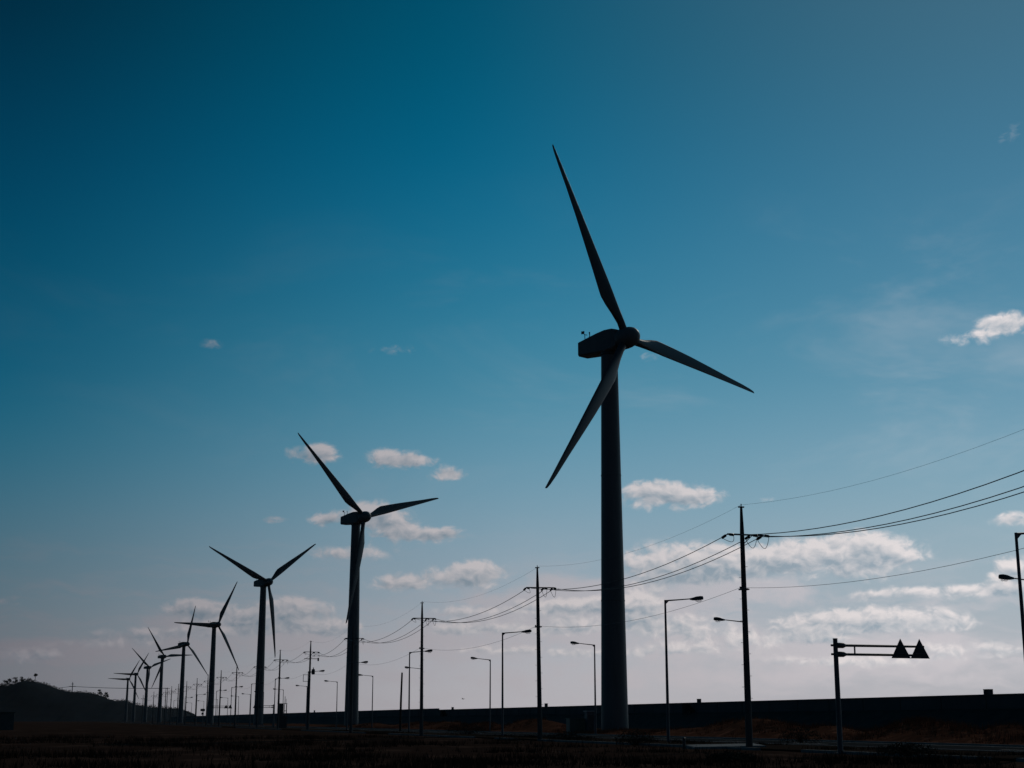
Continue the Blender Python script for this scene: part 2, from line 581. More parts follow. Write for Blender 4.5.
p = clumpy(9000, (-30, 37), (30, 150), 1.6)
p = p[(p[:, 0] < 37.4) & (p[:, 1] > 24)]
p = p[(np.abs(p[:, 0] + SL * p[:, 1]) < p[:, 1] * 0.5)]
tufts('field_grass', np.stack([p[:, 0] + SL * p[:, 1], p[:, 1], np.zeros(len(p))], 1), 0.1, 0.5, 7, 0.45, GRASSB, 'stuff')
p = clumpy(9000, (60, 76), (70, 420), 1.5)
p = p[(p[:, 0] > 59.6) & (p[:, 0] < 83) & (p[:, 1] > 61)]
tufts('mound_grass', np.stack([p[:, 0] + SL * p[:, 1], p[:, 1], mound_h(p[:, 0], p[:, 1])], 1), 0.1, 0.55, 7, 0.45, GRASSR, 'stuff')
p = clumpy(1500, (38.3, 45.5), (55, 260), 0.8)
p = p[(p[:, 0] > 38.3) & (p[:, 0] < 46) & (p[:, 1] > 45)]
tufts('verge_grass', np.stack([p[:, 0] + SL * p[:, 1], p[:, 1], np.full(len(p), 0.1)], 1), 0.06, 0.3, 6, 0.4, GRASSB, 'stuff')

# ------------------------------------------------------------------ sea wall
WX = 119.0


def wall_run(d0, d1, top, label):
    r = empty('sea_wall', at(WX, d0))
    base = at(WX, d0)

    def sect(prof):
        b = MB()
        n = len(prof)
        rr = []
        for d in (d0, d1):
            o_ = at(WX, d) - base
            rr.append([o_ + RN * s + Vector((0, 0, z)) for s, z in prof])
        b.rings(rr)
        return b
    sect([(0, 3.0), (0, top - 0.18), (-0.12, top - 0.18), (-0.12, top), (0.75, top), (0.75, 3.0)]).build('parapet', SEAW, r)
    sect([(-5.2, -0.2), (-0.9, 2.86), (0, 2.996), (0.75, 2.996), (12, -0.2)]).build('revetment', SLOPE, r)
    b = MB()
    d = d0 + 5
    while d < min(d1, 900):
        p = at(WX, d) - base - RN * 0.015
        b.box((p.x, p.y, (3 + top - 0.18) / 2), (0.05, 0.06, top - 3.2), YAW_ROAD)
        d += 10
    b.build('expansion_joint', SLOPE, r)
    tag(r, label, 'sea wall')
    return r


DSTEP = 119 / ((437 - 512) / F * CP - SL)
wall_run(-80, DSTEP, 4.86, 'long dark concrete sea wall behind the road, near lower stretch reaching the right edge')
wall_run(DSTEP + 0.02, 1650, 5.28, 'far stretch of the sea wall, slightly taller, behind the smaller turbines')

# marker blocks standing on the wall
for (px, w, hpx, lab) in ((988, 9.5, 4.6, 'wide dark concrete block on the sea wall, near the right edge'), (698, 4.4, 3.2, 'small dark block on the sea wall, right of the biggest tower'),
                          (545, 4.0, 3.0, 'small dark block on the sea wall, beside the second power pole'), (451.5, 2.6, 2.0, 'tiny dark block on the sea wall near the step in its top'),
                          (313.5, 1.4, 1.8, 'tiniest dark block on the far stretch of sea wall')):
    t = (px - 512) / F * CP
    d = WX / (t - SL)
    q = at(WX, d) + RN * 0.32
    top = 5.28 if px < 437 else 4.86
    mw, mh = w * d / F, hpx * d / (F / CP)
    r = empty('marker_block', (q.x, q.y, top), YAW_ROAD)
    b = MB()
    if px == 988:
        b.box((0, -0.33, mh / 2), (0.6, 0.6, mh))
        b.box((0, 0.38, mh / 2), (0.6, 0.45, mh))
        b.box((0.1, 0.05, mh * 0.3), (0.3, 0.3, mh * 0.6))
    else:
        b.box((0, 0, mh / 2), (0.6, mw * 0.8, mh))
    b.build('block', CONC, r)
    b = MB()
    b.box((0, 0.02 if px == 988 else 0, mh + 0.03), (0.66, mw * 0.95 if px != 988 else 1.24, 0.06))
    b.build('cap', CONC, r)
    tag(r, lab, 'block', 'marker blocks along the sea wall')

# stairs climbing the wall
for (px, lab) in ((691, 'concrete stair climbing the sea wall, right of the biggest tower'), (445, 'far concrete stair climbing the sea wall near its step')):
    d = WX / ((px - 512) / F * CP - SL)
    r = empty('wall_stair', at(WX, d), -YAW_ROAD * 0 + math.atan2(RD.y, RD.x))
    b = MB()
    for k in range(12):
        h = 3.0 + 1.75 * (k + 1) / 12
        b.box((-2.4 + k * 0.3 + 0.15, 0.62, (h + 2.7) / 2), (0.3, 1.2, h - 2.7))
    b.build('steps', SLOPE, r)
    tag(r, lab, 'stairs', 'stairs on the sea wall')

# ------------------------------------------------------------------ wind turbines
HUB = 50.0
TOPZ = 48.2
RC = Vector((0, -3.1, HUB))            # rotor centre; the rotor looks along -Y


def blade_mesh():
    b = MB()
    # span, chord, thickness, twist, shift of the leading edge, bend out of the plane
    st = [(0.9, 1.05, 1.0, 8, 0.52, 0), (2.2, 1.05, 0.95, 10, 0.53, 0), (3.6, 1.45, 0.72, 12, 0.58, 0.0), (5.0, 1.92, 0.55, 11, 0.64, 0.0), (6.2, 2.2, 0.47, 9.5, 0.68, 0.0), (7.0, 2.18, 0.43, 8.5, 0.68, 0.01),
          (9.5, 1.98, 0.36, 6, 0.66, .03), (13, 1.68, 0.27, 3.5, 0.60, .08), (17, 1.28, 0.19, 1.5, 0.50, .16), (21, 0.90, 0.125, 0.3, 0.38, .28), (24.4, 0.64, 0.08, 0, 0.27, .4), (26.0, 0.46, 0.05, 0, 0.17, .47), (26.75, 0.3, 0.03, 0, 0.06, .5), (26.95, 0.14, 0.015, 0, 0.0, .52)]
    n = 16
    rr = []
    for k, (z, c, th_, tw, le, bend) in enumerate(st):
        ring = []
        f = min(1, max(0, (z - 2.0) / 4.0))
        # the leading edge is at +X, the trailing edge at -X
        lex = 0.52 if z < 7 else 0.52 - (z - 7) / 19.7 * 0.50
        for i in range(n):
            a = 2 * math.pi * i / n
            u = 0.5 + 0.5 * math.cos(a)              # 1 at LE
            tt = math.sin(a) * th_ / 2 * ((1 - f) + f * (0.35 + 0.65 * u ** 0.6) * (1 if u > 0 else 0))
            x = lex - c * (1 - u)
            y = tt
            p = Vector((x, y, 0))
            p.rotate(Matrix.Rotation(R(-tw - 2), 3, 'Z'))
            ring.append((p.x, p.y + bend * 1.0, z))
        rr.append(ring)
    b.rings(rr)
    return b


def make_turbine():
    r = empty('wind_turbine', (0, 0, 0))
    b = MB()
    prof = [(1.78, -0.3), (1.78, 0.25), (1.70, 0.26)]
    for k in range(13):
        t = k / 12
        z = 0.26 + t * (TOPZ - 0.26)
        prof.append((1.70 - 0.62 * t, z))
        if k in (4, 8):
            rr_ = 1.70 - 0.62 * t
            prof += [(rr_ + 0.03, z + 0.01), (rr_ + 0.03, z + 0.16), (rr_ - 0.004, z + 0.17)]
    b.lathe(prof, 40)
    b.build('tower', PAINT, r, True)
    # nacelle: sections along the axis, the back low and square
    b = MB()
    secs = [(4.75, -1.22, 0.72, 1.0), (1.4, -1.42, 1.24, 1.22), (-0.2, -1.5, 1.42, 1.3), (-1.5, -1.4, 1.38, 1.28), (-2.15, -1.05, 1.2, 1.15)]
    rr = []
    for (y, zb, zt, w) in secs:
        ch = 0.12
        ch2 = 0.2
        rr.append([(-w + ch2, y, zb), (w - ch2, y, zb), (w, y, zb + ch2), (w, y, zt - ch), (w - ch, y, zt), (-w + ch, y, zt), (-w, y, zt - ch), (-w, y, zb + ch2)])
    b.rings(rr)
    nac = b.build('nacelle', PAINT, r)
    nac.location = (0, 0, HUB)
    b = MB()
    b.lathe([(1.1, TOPZ - 0.02), (1.18, TOPZ + 0.05), (1.18, TOPZ + 0.6), (1.1, TOPZ + 0.65)], 32)
    b.build('yaw_collar', DARKM, r, True)
    for x, ln in ((-0.5, 0.35), (0.45, -0.2)):
        b = MB()
        b.tube([(x, 3.9, 0.7), (x, 3.95, 1.75)], 0.05, 6)
        b.tube([(x - 0.25, 3.95 + ln, 2.15), (x, 3.95, 1.7), (x + 0.1, 3.95 - ln, 1.6)], [0.09, 0.05, 0.05], 6)
        if ln > 0:
            b.box((x, 3.95 + ln, 2.05), (0.1, 0.5, 0.35))
        b.build('wind_vane', DARKM, nac)
    # spinner
    b = MB()
    pr = [(1.28, 0.95), (1.36, 0.85), (1.40, 0.3), (1.38, -0.3), (1.28, -0.9), (1.06, -1.4), (0.72, -1.75), (0.34, -1.93), (0.06, -1.98)]
    b.rings([[(q * math.cos(2 * math.pi * k / 28), y, q * math.sin(2 * math.pi * k / 28)) for k in range(28)] for q, y in pr])
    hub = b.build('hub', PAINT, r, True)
    hub.location = RC
    hub.rotation_euler = (R(-5), 0, 0)
    bm = blade_mesh()
    for k in range(3):
        if k == 0:
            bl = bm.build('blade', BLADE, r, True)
            first = bl
        else:
            bl = first.copy()
            COL.objects.link(bl)
            bl.parent = r
        bl.rotation_mode = 'YXZ'
        bl.location = RC
    return r


# rotor centre column, distance, facing, blade angle, row of the hub, label
TB = [(626.6, 189, 43, 97, 338, 'biggest and nearest grey wind turbine, its tower rising left of the lone left-leaning power pole'),
      (364.3, 357, 46, 74, 517, 'second largest wind turbine, its lowest blade partly hidden behind its own tower'),
      (268.6, 524, 44, 54.5, 582, 'third largest wind turbine, two blades raised in a wide V'),
      (218.0, 764, 48, 30, 624.5, 'fourth largest wind turbine, one blade level to the left, one down to a pole'),
      (187.2, 985, 54, 18, 644, 'fifth largest wind turbine, one blade almost upright and one drooping to lower right'),
      (164.7, 1158, 48, 86, 656.5, 'sixth largest wind turbine, one blade pointing level right across the next tower'),
      (150, 1330, 52, 71, 667.4, 'third turbine from the far left end, one blade slanting up to the left'),
      (137.2, 1561, 40, 31, 674, 'second turbine from the far left end, one blade level left, one up right'),
      (129.2, 1751, 40, 31, 679, 'smallest and farthest wind turbine, at the left end in front of the dark hill')]
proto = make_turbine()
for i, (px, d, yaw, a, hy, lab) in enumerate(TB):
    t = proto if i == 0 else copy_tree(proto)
    zc = d * CP + (HUB - EYE) * SP
    hx = (px - 512) / F * zc
    # the rotor centre of this turbine stands here: find the height that the photograph shows and keep the size
    el_ = PITCH - math.atan((hy - 384) / F)
    dd = (HUB - EYE) / math.tan(el_)
    hx *= dd / d
    t.location = (hx - 3.1 * math.sin(R(yaw)), dd + 3.1 * math.cos(R(yaw)), 0)
    t.rotation_euler = (0, 0, R(yaw))
    k = 0
    for ch in t.children:
        if ch.name.startswith('blade'):
            ch.rotation_euler = (R(-5), R(a + 120 * k), 0)
            k += 1
    tag(t, lab, 'wind turbine', 'row of wind turbines')


# ------------------------------------------------------------------ power poles and lines
PH = 13.7
ARM_Z = 12.1
LOWZ = 8.95
WOFF = [(-0.98, 0.0), (0.52, -0.06), (1.28, 0.0)]       # where the conductors hang along the crossarm


def make_pole():
    r = empty('power_pole', (0, 0, 0))
    b = MB()
    b.tube([(0, 0, -0.2), (0, 0, 4), (0, 0, 8), (0, 0, ARM_Z - 0.3), (0, 0, ARM_Z + 0.3), (0, 0, PH - 0.1), (0, 0, PH)], [0.20, 0.18, 0.155, 0.13, 0.12, 0.075, 0.07], 12)
    for k in range(14):
        z = 2.2 + k * 0.62
        s = 1 if k % 2 else -1
        q = 0.19 - 0.004 * k
        b.tube([(s * q * 0.8, 0, z), (s * (q + 0.14), 0, z)], 0.012, 5)
    b.build('pole', CONC, r, True)
    b = MB()
    b.box((0.15, -0.12, ARM_Z), (2.3, 0.09, 0.09))
    b.tube([(0.0, -0.14, ARM_Z - 0.55), (0.55, -0.14, ARM_Z - 0.05)], 0.025, 6)
    b.build('crossarm', GALV, r)
    for (x, dz) in WOFF:
        for s in (-1, 1):
            b = MB()
            b.tube([(x, -0.12 + 0.06 * s, ARM_Z), (x, -0.12 + s * 0.78, ARM_Z - 0.14)], 0.03, 6)
            for q in (0.3, 0.4, 0.5, 0.6, 0.7):
                b.tube([(x, -0.12 + s * q, ARM_Z - 0.14 * q / 0.78), (x, -0.12 + s * (q + 0.045), ARM_Z - 0.14 * (q + 0.045) / 0.78)], [0.085, 0.06], 8)
            b.build('insulator', PORC, r, True)
    for (x, dz) in WOFF:
        b = MB()
        pts = []
        for k in range(11):
            t = k / 10
            pts.append((x + (0.1 if x > 0 else 0.28) * math.sin(math.pi * t), -0.88 + 1.52 * t, ARM_Z - 0.14 - (0.62 if x > 0.4 else 0.3) * math.sin(math.pi * t)))
        b.tube(pts, 0.016, 5)
        b.build('jumper_wire', WIRE, r)
    b = MB()
    b.box((0, 0, PH + 0.03), (0.34, 0.14, 0.07))
    b.tube([(0, 0, PH), (0, 0, PH + 0.22)], 0.03, 6)
    b.build('top_bracket', GALV, r)
    b = MB()
    b.box((0, 0, LOWZ), (0.5, 0.42, 0.07))
    b.tube([(-0.22, 0, LOWZ - 0.05), (-0.22, 0, LOWZ + 0.16)], 0.05, 6)
    b.build('low_bracket', GALV, r)
    return r


# column near the ground, distance, label
PP = [(1290, 46, None),
      (748.5, 85.8, 'nearest tall concrete power pole, leaning left, right of the biggest turbine tower'),
      (540, 121, 'second nearest power pole, standing just left of the biggest turbine tower'),
      (421.5, 158, 'third nearest power pole, between the second turbine and the pole by the biggest tower'),
      (351, 197, 'power pole standing right in front of the second turbine tower'),
      (308, 237, 'power pole with a transformer and extra crossarm, left of the second turbine'),
      (278, 268, 'power pole rising behind the dark booth, right of the third turbine'),
      (257, 303, 'power pole hidden behind the third turbine tower, only its crossarm ends showing'),
      (235, 340, 'power pole whose top meets the drooping blade tip of the fourth turbine'),
      (219, 378, 'power pole just right of the fourth turbine tower'),
      (206.3, 414, 'power pole just left of the fourth turbine tower'),
      (195.3, 450, 'small power pole between the fourth and fifth turbine towers'),
      (185, 485, 'small power pole close to the right side of the fifth turbine tower'),
      (177, 520, 'small power pole behind the fifth turbine tower'),
      (170, 556, 'tiny power pole just left of the fifth turbine tower'),
      (164.5, 588, 'tiny power pole close right of the sixth turbine tower'),
      (158, 625, 'tiny power pole just left of the sixth turbine tower'),
      (152.5, 664, 'tiny power pole between the sixth and seventh turbine towers'),
      (142, 750, 'far tiny power pole right of the second last turbine tower')]
pp = make_pole()
pts = []
for i, (px, d, lab) in enumerate(PP):
    x = ground_x(px, d)
    pts.append(Vector((x, d, 0)))
    if i == 0:
        tag(pp, 'power pole outside the right edge that the cables rise towards', 'power pole', 'power poles along the road')
        t = pp
    else:
        t = copy_tree(pp)
        tag(t, lab, 'power pole', 'power poles along the road')
    t.location = (x, d, 0)
    t.rotation_euler = (0, {2: -0.013, 3: -0.007, 5: 0.006}.get(i, 0.004 * math.sin(i * 3.7) if i > 5 else 0), YAW_ROAD + (0.02 * math.sin(i * 2.1)))
    if px == 308:                                   # the transformer pole
        b = MB()
        b.box((0.2, -0.13, 11.05), (2.3, 0.09, 0.09))
        b.build('lower_crossarm', GALV, t)
        b = MB()
        b.box((1.25, -0.13, 10.95), (0.22, 0.25, 0.5))
        b.build('switch_box', DARKM, t)
        b = MB()
        b.lathe([(0.02, 0), (0.24, 0.02), (0.27, 0.1), (0.27, 0.75), (0.24, 0.82), (0.08, 0.86), (0.07, 1.1), (0.02, 1.12)], 14, (0.52, -0.2, 8.6))
        b.build('transformer', DARKM, t, True)
        b = MB()
        for z in (7.55, 8.55):
            b.box((-0.55, -0.1, z), (0.9, 0.07, 0.07))
        b.box((-1.0, -0.1, 8.05), (0.07, 0.07, 1.1))
        b.build('cable_bracket', GALV, t)


def cable(off, z, sag, rad, m, label, name='power_cable'):
    b = MB()
    for i in range(len(pts) - 1):
        a_ = pts[i] + RN * off + Vector((0, 0, z))
        c_ = pts[i + 1] + RN * off + Vector((0, 0, z))
        ln = (c_ - a_).length
        u = (c_ - a_).normalized()
        gap = 0.78 if off and abs(off) > 0.3 else 0.0
        a_, c_ = a_ + u * gap, c_ - u * gap
        k = 18 if i < 5 else 8
        s = sag * min(1, ln / 38) * (ln / 38 if ln < 45 else 1.1)
        b.tube([a_.lerp(c_, q / k) - Vector((0, 0, 4 * s * (q / k) * (1 - q / k))) for q in range(k + 1)], rad, 5)
    return tag(b.build(name, m), label, 'cable', 'cables strung along the power poles')


cable(-0.98, ARM_Z - 0.12, 1.12, 0.023, WIRE, 'dark power cable hung from the left tips of the crossarms')
cable(0.52, ARM_Z - 0.18, 1.16, 0.023, WIRE, 'dark power cable hung from the middle insulators of the crossarms')
cable(1.28, ARM_Z - 0.12, 1.2, 0.023, WIRE, 'dark power cable hung from the right tips of the crossarms')
cable(0.0, PH + 0.16, 1.0, 0.006, ALU, 'thinnest pale wire running along the very tops of the power poles')
cable(-0.22, LOWZ + 0.1, 0.9, 0.01, ALU, 'lowest single wire strung midway up the power poles')

# ------------------------------------------------------------------ street lamps
LH = 10.1


def make_lamp():
    """arm and head point along +X"""
    r = empty('street_lamp', (0, 0, 0))
    b = MB()
    b.tube([(0, 0, -0.1), (0, 0, 0.1)], 0.24, 10)
    b.tube([(0, 0, 0.1), (0, 0, 5), (0, 0, LH)], [0.115, 0.095, 0.07], 10)
    b.build('pole', GALV, r, True)
    b = MB()
    b.tube([(-0.05, 0, LH - 0.06), (1.0, 0, LH + 0.03), (2.08, 0, LH + 0.13)], [0.055, 0.045, 0.038], 8)
    b.add([(0.05, -0.02, LH - 0.3), (0.05, 0.02, LH - 0.3), (0.05, -0.02, LH - 0.08), (0.05, 0.02, LH - 0.08), (0.32, -0.02, LH - 0.04), (0.32, 0.02, LH - 0.04)],
          [(0, 2, 4), (1, 5, 3), (0, 4, 5, 1), (2, 3, 5, 4), (0, 1, 3, 2)])
    b.build('arm', GALV, r)
    b = MB()
    rr = []
    for (x, w, zb, zt) in ((1.72, 0.05, 0.05, 0.17), (1.95, 0.10, 0.02, 0.22), (2.2, 0.16, 0.03, 0.30), (2.5, 0.18, 0.06, 0.34), (2.68, 0.15, 0.08, 0.33), (2.74, 0.08, 0.12, 0.28)):
        x += 0.22
        rr.append([(x, -w, LH + zb), (x, w, LH + zb), (x, w, LH + zb * 0.4 + zt * 0.6), (x, w * 0.6, LH + zt), (x, -w * 0.6, LH + zt), (x, -w, LH + zb * 0.4 + zt * 0.6)])
    b.rings(rr)
    head = b.build('lamp_head', DARKM, r, True)
    b = MB()
    rr = []
    for s, dz in ((1.0, 0.055), (0.95, -0.02), (0.75, -0.075), (0.35, -0.10)):
        rr.append([(2.6 + 0.27 * s * math.cos(2 * math.pi * k / 12), 0.15 * s * math.sin(2 * math.pi * k / 12), LH + dz) for k in range(12)])
    b.rings(rr)
    b.build('lens', LENS, head, True)
    return r


# (column of the foot, distance, scale, label)
LR = [(1031, 68.6, 'street lamp at the right edge of the view, its arm reaching out of frame'),
      (668, 108, 'street lamp with arm to the right, between the biggest tower and the nearest power pole'),
      (502.5, 149, 'street lamp with arm to the right, left of the second nearest power pole'),
      (409, 192, 'street lamp with arm to the right, crossing in front of the third nearest power pole'),
      (347, 229, 'street lamp behind the second turbine tower, lamp head showing at its right side'),
      (306.8, 270, 'street lamp with arm to the right, just behind the transformer pole'),
      (274, 316, 'street lamp with arm to the right, close right of the third turbine tower'),
      (250, 360, 'street lamp just left of the third turbine tower, arm reaching behind it'),
      (230.5, 399, 'small street lamp with right arm, left of the pole under the fourth turbine blade tip'),
      (215.5, 447, 'small street lamp with right arm, close right of the fourth turbine tower'),
      (196, 515, 'small street lamp with right arm, left of the fourth turbine tower'),
      (184, 585, 'tiny street lamp with right arm, right beside the fifth turbine tower'),
      (173, 660, 'tiny street lamp with right arm, left of the fifth turbine tower')]
LL = [(1052, 93, 'street lamp whose arm and head reach in from beyond the right edge'),
      (749, 132, 'street lamp with arm to the left, hidden behind the nearest power pole'),
      (595.5, 173, 'street lamp with arm to the left, close left of the biggest turbine tower'),
      (490, 216, 'street lamp with arm to the left, standing left of a taller right-armed lamp'),
      (421, 254, 'street lamp with arm to the left, hidden behind the third nearest power pole'),
      (372, 296, 'street lamp with arm to the left, close right of the second turbine tower'),
      (336.5, 341, 'street lamp with arm to the left, between transformer pole and second turbine'),
      (306, 387, 'street lamp with arm to the left, hidden low behind the transformer pole'),
      (282.5, 430, 'small street lamp with left arm, behind the dark booth'),
      (263, 467, 'small street lamp with left arm, hidden behind the third turbine tower'),
      (249.3, 508, 'small street lamp with left arm, close left of the third turbine tower'),
      (238, 551, 'small street lamp with left arm, at the pole under the fourth turbine blade tip'),
      (227, 590, 'tiny street lamp with left arm, right of the fourth turbine'),
      (216.8, 630, 'tiny street lamp with left arm, next to the fourth turbine tower'),
      (203, 690, 'tiny street lamp with left arm, left of the fourth turbine tower'),
      (191, 760, 'tiny street lamp with left arm, right of the fifth turbine tower')]
lamp = make_lamp()
used = False
for lst, turn in ((LR, 0.0), (LL, math.pi)):
    for (px, d, lab) in lst:
        t = copy_tree(lamp) if used else lamp
        used = True
        t.location = (ground_x(px, d), d, 0)
        t.rotation_euler = (random.uniform(-0.004, 0.004), random.uniform(-0.006, 0.006), YAW_ROAD + turn + random.uniform(-0.06, 0.06))
        tag(t, lab, 'street lamp', 'street lamps lining the road')


# ------------------------------------------------------------------ overhead warning signs
def make_sign(tri=True):
    r = empty('overhead_sign', (0, 0, 0))
    b = MB()
    b.tube([(0, 0, 0.0), (0, 0, 0.06)], 0.3, 12)
    b.tube([(0, 0, 0.06), (0, 0, 3), (0, 0, 5.5)], [0.135, 0.125, 0.112], 14)
    b.tube([(0, 0, 5.5), (0, 0, 5.54)], [0.122, 0.122], 14)
    b.build('pole', GALV, r, True)
    for z, x1 in ((5.2, 4.94), (4.77, 4.9)):
        b = MB()
        b.tube([(-0.24, 0, z), (0.1, 0, z)], 0.055, 8)
        b.tube([(0.08, 0, z), (0.14, 0, z), (0.42, 0, z), (0.56, 0, z), (0.6, 0, z)], [0.11, 0.135, 0.135, 0.07, 0.05], 12)
        b.tube([(0.55, 0, z), (x1, 0, z)], [0.066, 0.058], 8)
        b.build('arm', GALV, r, True)
    b = MB()
    b.tube([(1.05, 0, 4.8), (1.05, 0, 5.18)], 0.04, 6)
    b.tube([(4.5, 0, 4.8), (4.5, 0, 5.18)], 0.03, 6)
    b.build('tie', GALV, r)
    for x in (3.58, 4.66):
        b = MB()
        y = 0.075
        o3 = [(-0.545, 4.61), (0.545, 4.61), (0.0, 5.58)]
        rr = []
        for yy in (-0.085, -0.065):
            rr.append([(x + q * (1 if yy > -0.08 else 0.985), yy, z) for q, z in o3])
        b.rings(rr)
        panel = b.build('warning_panel', SIGNB, r)
        b = MB()
        for z in (4.85, 5.12):
            b.box((x, -0.105, z), (0.75 - (z - 4.66) * 0.9, 0.03, 0.05))
        b.build('stiffener', GALV, panel)
    return r


sg_ = make_sign()
for i, (px, d, turn, lab) in enumerate(((839, 74, 0, 'nearest overhead sign, two dark triangles on a double arm, at the right'),
                                        (273, 385, math.pi, 'far overhead sign with its double arm reaching left behind the third turbine tower'),
                                        (211.5, 393, 0, 'far overhead sign behind the fourth turbine tower, two panels sticking out right'))):
    t = sg_ if i == 0 else copy_tree(sg_)
    t.location = (ground_x(px, d), d, 0)
    t.rotation_euler = (0, 0, YAW_ROAD + turn)
    tag(t, lab, 'road sign', 'overhead signs at the road')
d = 395
t = empty('sign_post', (ground_x(202.3, d), d, 0), 0.1)
b = MB()
b.tube([(0, 0, 0), (0, 0, 4.6)], 0.07, 8)
b.build('pole', GALV, t)
for z, w, h in ((4.2, 1.15, 0.62), (3.25, 0.6, 0.5)):
    b = MB()
    b.box((0, -0.09, z), (w, 0.03, h))
    b.build('sign_panel', SIGNB, t)
tag(t, 'small dark sign post with two stacked panels, left of the fourth turbine tower', 'road sign')

# bare post left of the third pole
d = 212
t = empty('bare_post', (ground_x(400.3, d), d, 0))
b = MB()
b.tube([(0, 0, -0.1), (0.05, 0, 4.5), (0.14, 0, z_of(673, d))], [0.17, 0.15, 0.12], 10)
b.build('post', BARK, t, True)
b = MB()
b.lathe([(0.125, 0), (0.13, 0.02), (0.06, 0.08), (0.01, 0.1)], 10, (0.14, 0, z_of(673, d)))
b.build('cap', DARKM, t)
tag(t, 'bare dark post without arms, left of the third nearest power pole', 'post')

# dark booth
d = 300
W_ = 9.4 * d / F
H_ = z_of(704, d)
t = empty('watch_booth', (ground_x(281.8, d), d, 0), 0.2)
b = MB()
b.box((-0.3, 0, H_ / 2), (W_ * 0.55, 1.2, H_ - 0.01))
b.box((0, 0, 1.2), (W_, 1.3, 2.4))
b.build('body', DARKM, t)
b = MB()
for x in (W_ * 0.2, W_ * 0.44):
    b.box((x, 0, H_ * 0.74), (0.12, 1.1, H_ * 0.5))
b.box((W_ * 0.32, 0, H_ * 0.72), (W_ * 0.24, 1.0, 0.12))
b.build('frame', DARKM, t)
b = MB()
b.box((0, 0, H_ + 0.06), (W_ * 1.0, 1.4, 0.12))
b.build('roof', DARKM, t)
b = MB()
b.tube([(0.5, 0, H_ + 0.1), (0.5, 0, H_ + 1.5)], 0.06, 6)
b.tube([(0.72, 0, H_ + 0.1), (0.72, 0, H_ + 1.0)], 0.05, 6)
b.build('antenna', DARKM, t)
tag(t, 'dark upright booth with an open slot and short masts, right of the third turbine', 'booth')

# kiosk and transformer at the foot of the biggest tower
d = 184
t = empty('equipment_kiosk', (ground_x(589.6, d), d, 0), 0.3)
hk = z_of(711.6, d)
b = MB()
b.box((0, 0, hk / 2), (0.98, 0.9, hk))
b.build('body', GALV, t)
b = MB()
b.box((0, -0.46, hk * 0.45), (0.7, 0.03, hk * 0.78))
b.build('door', DARKM, t)
b = MB()
b.box((0, 0, hk + 0.05), (1.2, 1.2, 0.1))
b.build('roof', ROOFL, t)
tag(t, 'narrow kiosk with a pale flat roof, just left of the biggest tower foot', 'kiosk')
t = empty('transformer_cabinet', (ground_x(576, d), d + 1, 0), 0.3)
b = MB()
b.box((0, 0, 0.95), (2.0, 1.3, 1.6))
b.box((0, 0, 0.08), (2.2, 1.5, 0.16))
b.build('body', GREENP, t)
for x in (-0.5, 0.5):
    b = MB()
    b.box((x, -0.67, 0.95), (0.92, 0.03, 1.4))
    for k in range(6):
        b.box((x, -0.695, 0.6 + k * 0.1), (0.6, 0.02, 0.03))
    b.build('door', GREENP, t)
b = MB()
b.box((0, 0, 1.81), (2.16, 1.46, 0.08))
b.build('roof', GREENP, t)
tag(t, 'low green transformer cabinet beside the kiosk at the biggest tower', 'cabinet')

# slab and stub post in the verge
d = 88
t = MB()
rr = [[(2.3 * sx_ * q, 1.3 * sy_ * q, z) for sx_, sy_ in ((-1, -0.8), (0.9, -1), (1.05, 0.8), (-0.8, 1))] for q, z in ((1, 0), (1.0, 0.16), (0.97, 0.2))]
t.rings(rr)
t = t.build('concrete_slab', KERB)
t.location = (ground_x(723, d), d, 0.0)
t.rotation_euler = (R(2), R(-1), YAW_ROAD)
tag(t, 'pale concrete slab lying by the kerb, left of the nearest power pole foot', 'slab')
d = 86
t = empty('stub_post', (ground_x(683.5, d), d, 0))
b = MB()
b.tube([(0, 0, -0.05), (0, 0, 0.55)], 0.085, 10)
b.build('post', DARKM, t, True)
b = MB()
b.lathe([(0.085, 0), (0.1, 0.01), (0.1, 0.07), (0.04, 0.11), (0.01, 0.115)], 10, (0, 0, 0.55))
b.build('cap', DARKM, t)
tag(t, 'short dark stub post by the pale kerb, right of a street lamp foot', 'post')


# ------------------------------------------------------------------ shrubs
def shrub(px, d, z, w, h, label):
    t = empty('shrub', (ground_x(px, d), d, z))
    b = MB()
    for k in range(26):
        a = random.uniform(0, 6.28)
        q = random.uniform(0.1, 1)
        e = Vector((math.cos(a) * w * 0.5 * q, math.sin(a) * w * 0.5 * q, h * random.uniform(0.5, 1.0) * (1 - 0.35 * q)))
        mdl = e * 0.5 + Vector((random.uniform(-0.1, 0.1), random.uniform(-0.1, 0.1), 0.1))
        b.tube([(e.x * 0.08, e.y * 0.08, 0), mdl, e], [0.02, 0.013, 0.004], 4, False)
    b.build('stems', BARK, t)
    b = MB()
    for k in range(700):
        a = random.uniform(0, 6.28)
        q = random.random() ** 0.6
        zz = h * random.random() ** 0.8 * (1 - 0.5 * q * q)
        c = Vector((math.cos(a) * w * 0.5 * q, math.sin(a) * w * 0.5 * q, zz + 0.04))
        u = Vector((random.gauss(0, 1), random.gauss(0, 1), random.gauss(0, 1))).normalized()
        s = u.orthogonal().normalized() * 0.035
        b.add([c - s, c + s, c + u * random.uniform(0.1, 0.22)], [(0, 1, 2)])
    b.build('foliage', SHRUB, t)
    tag(t, label, 'shrub', 'dark bare shrubs along the verge')


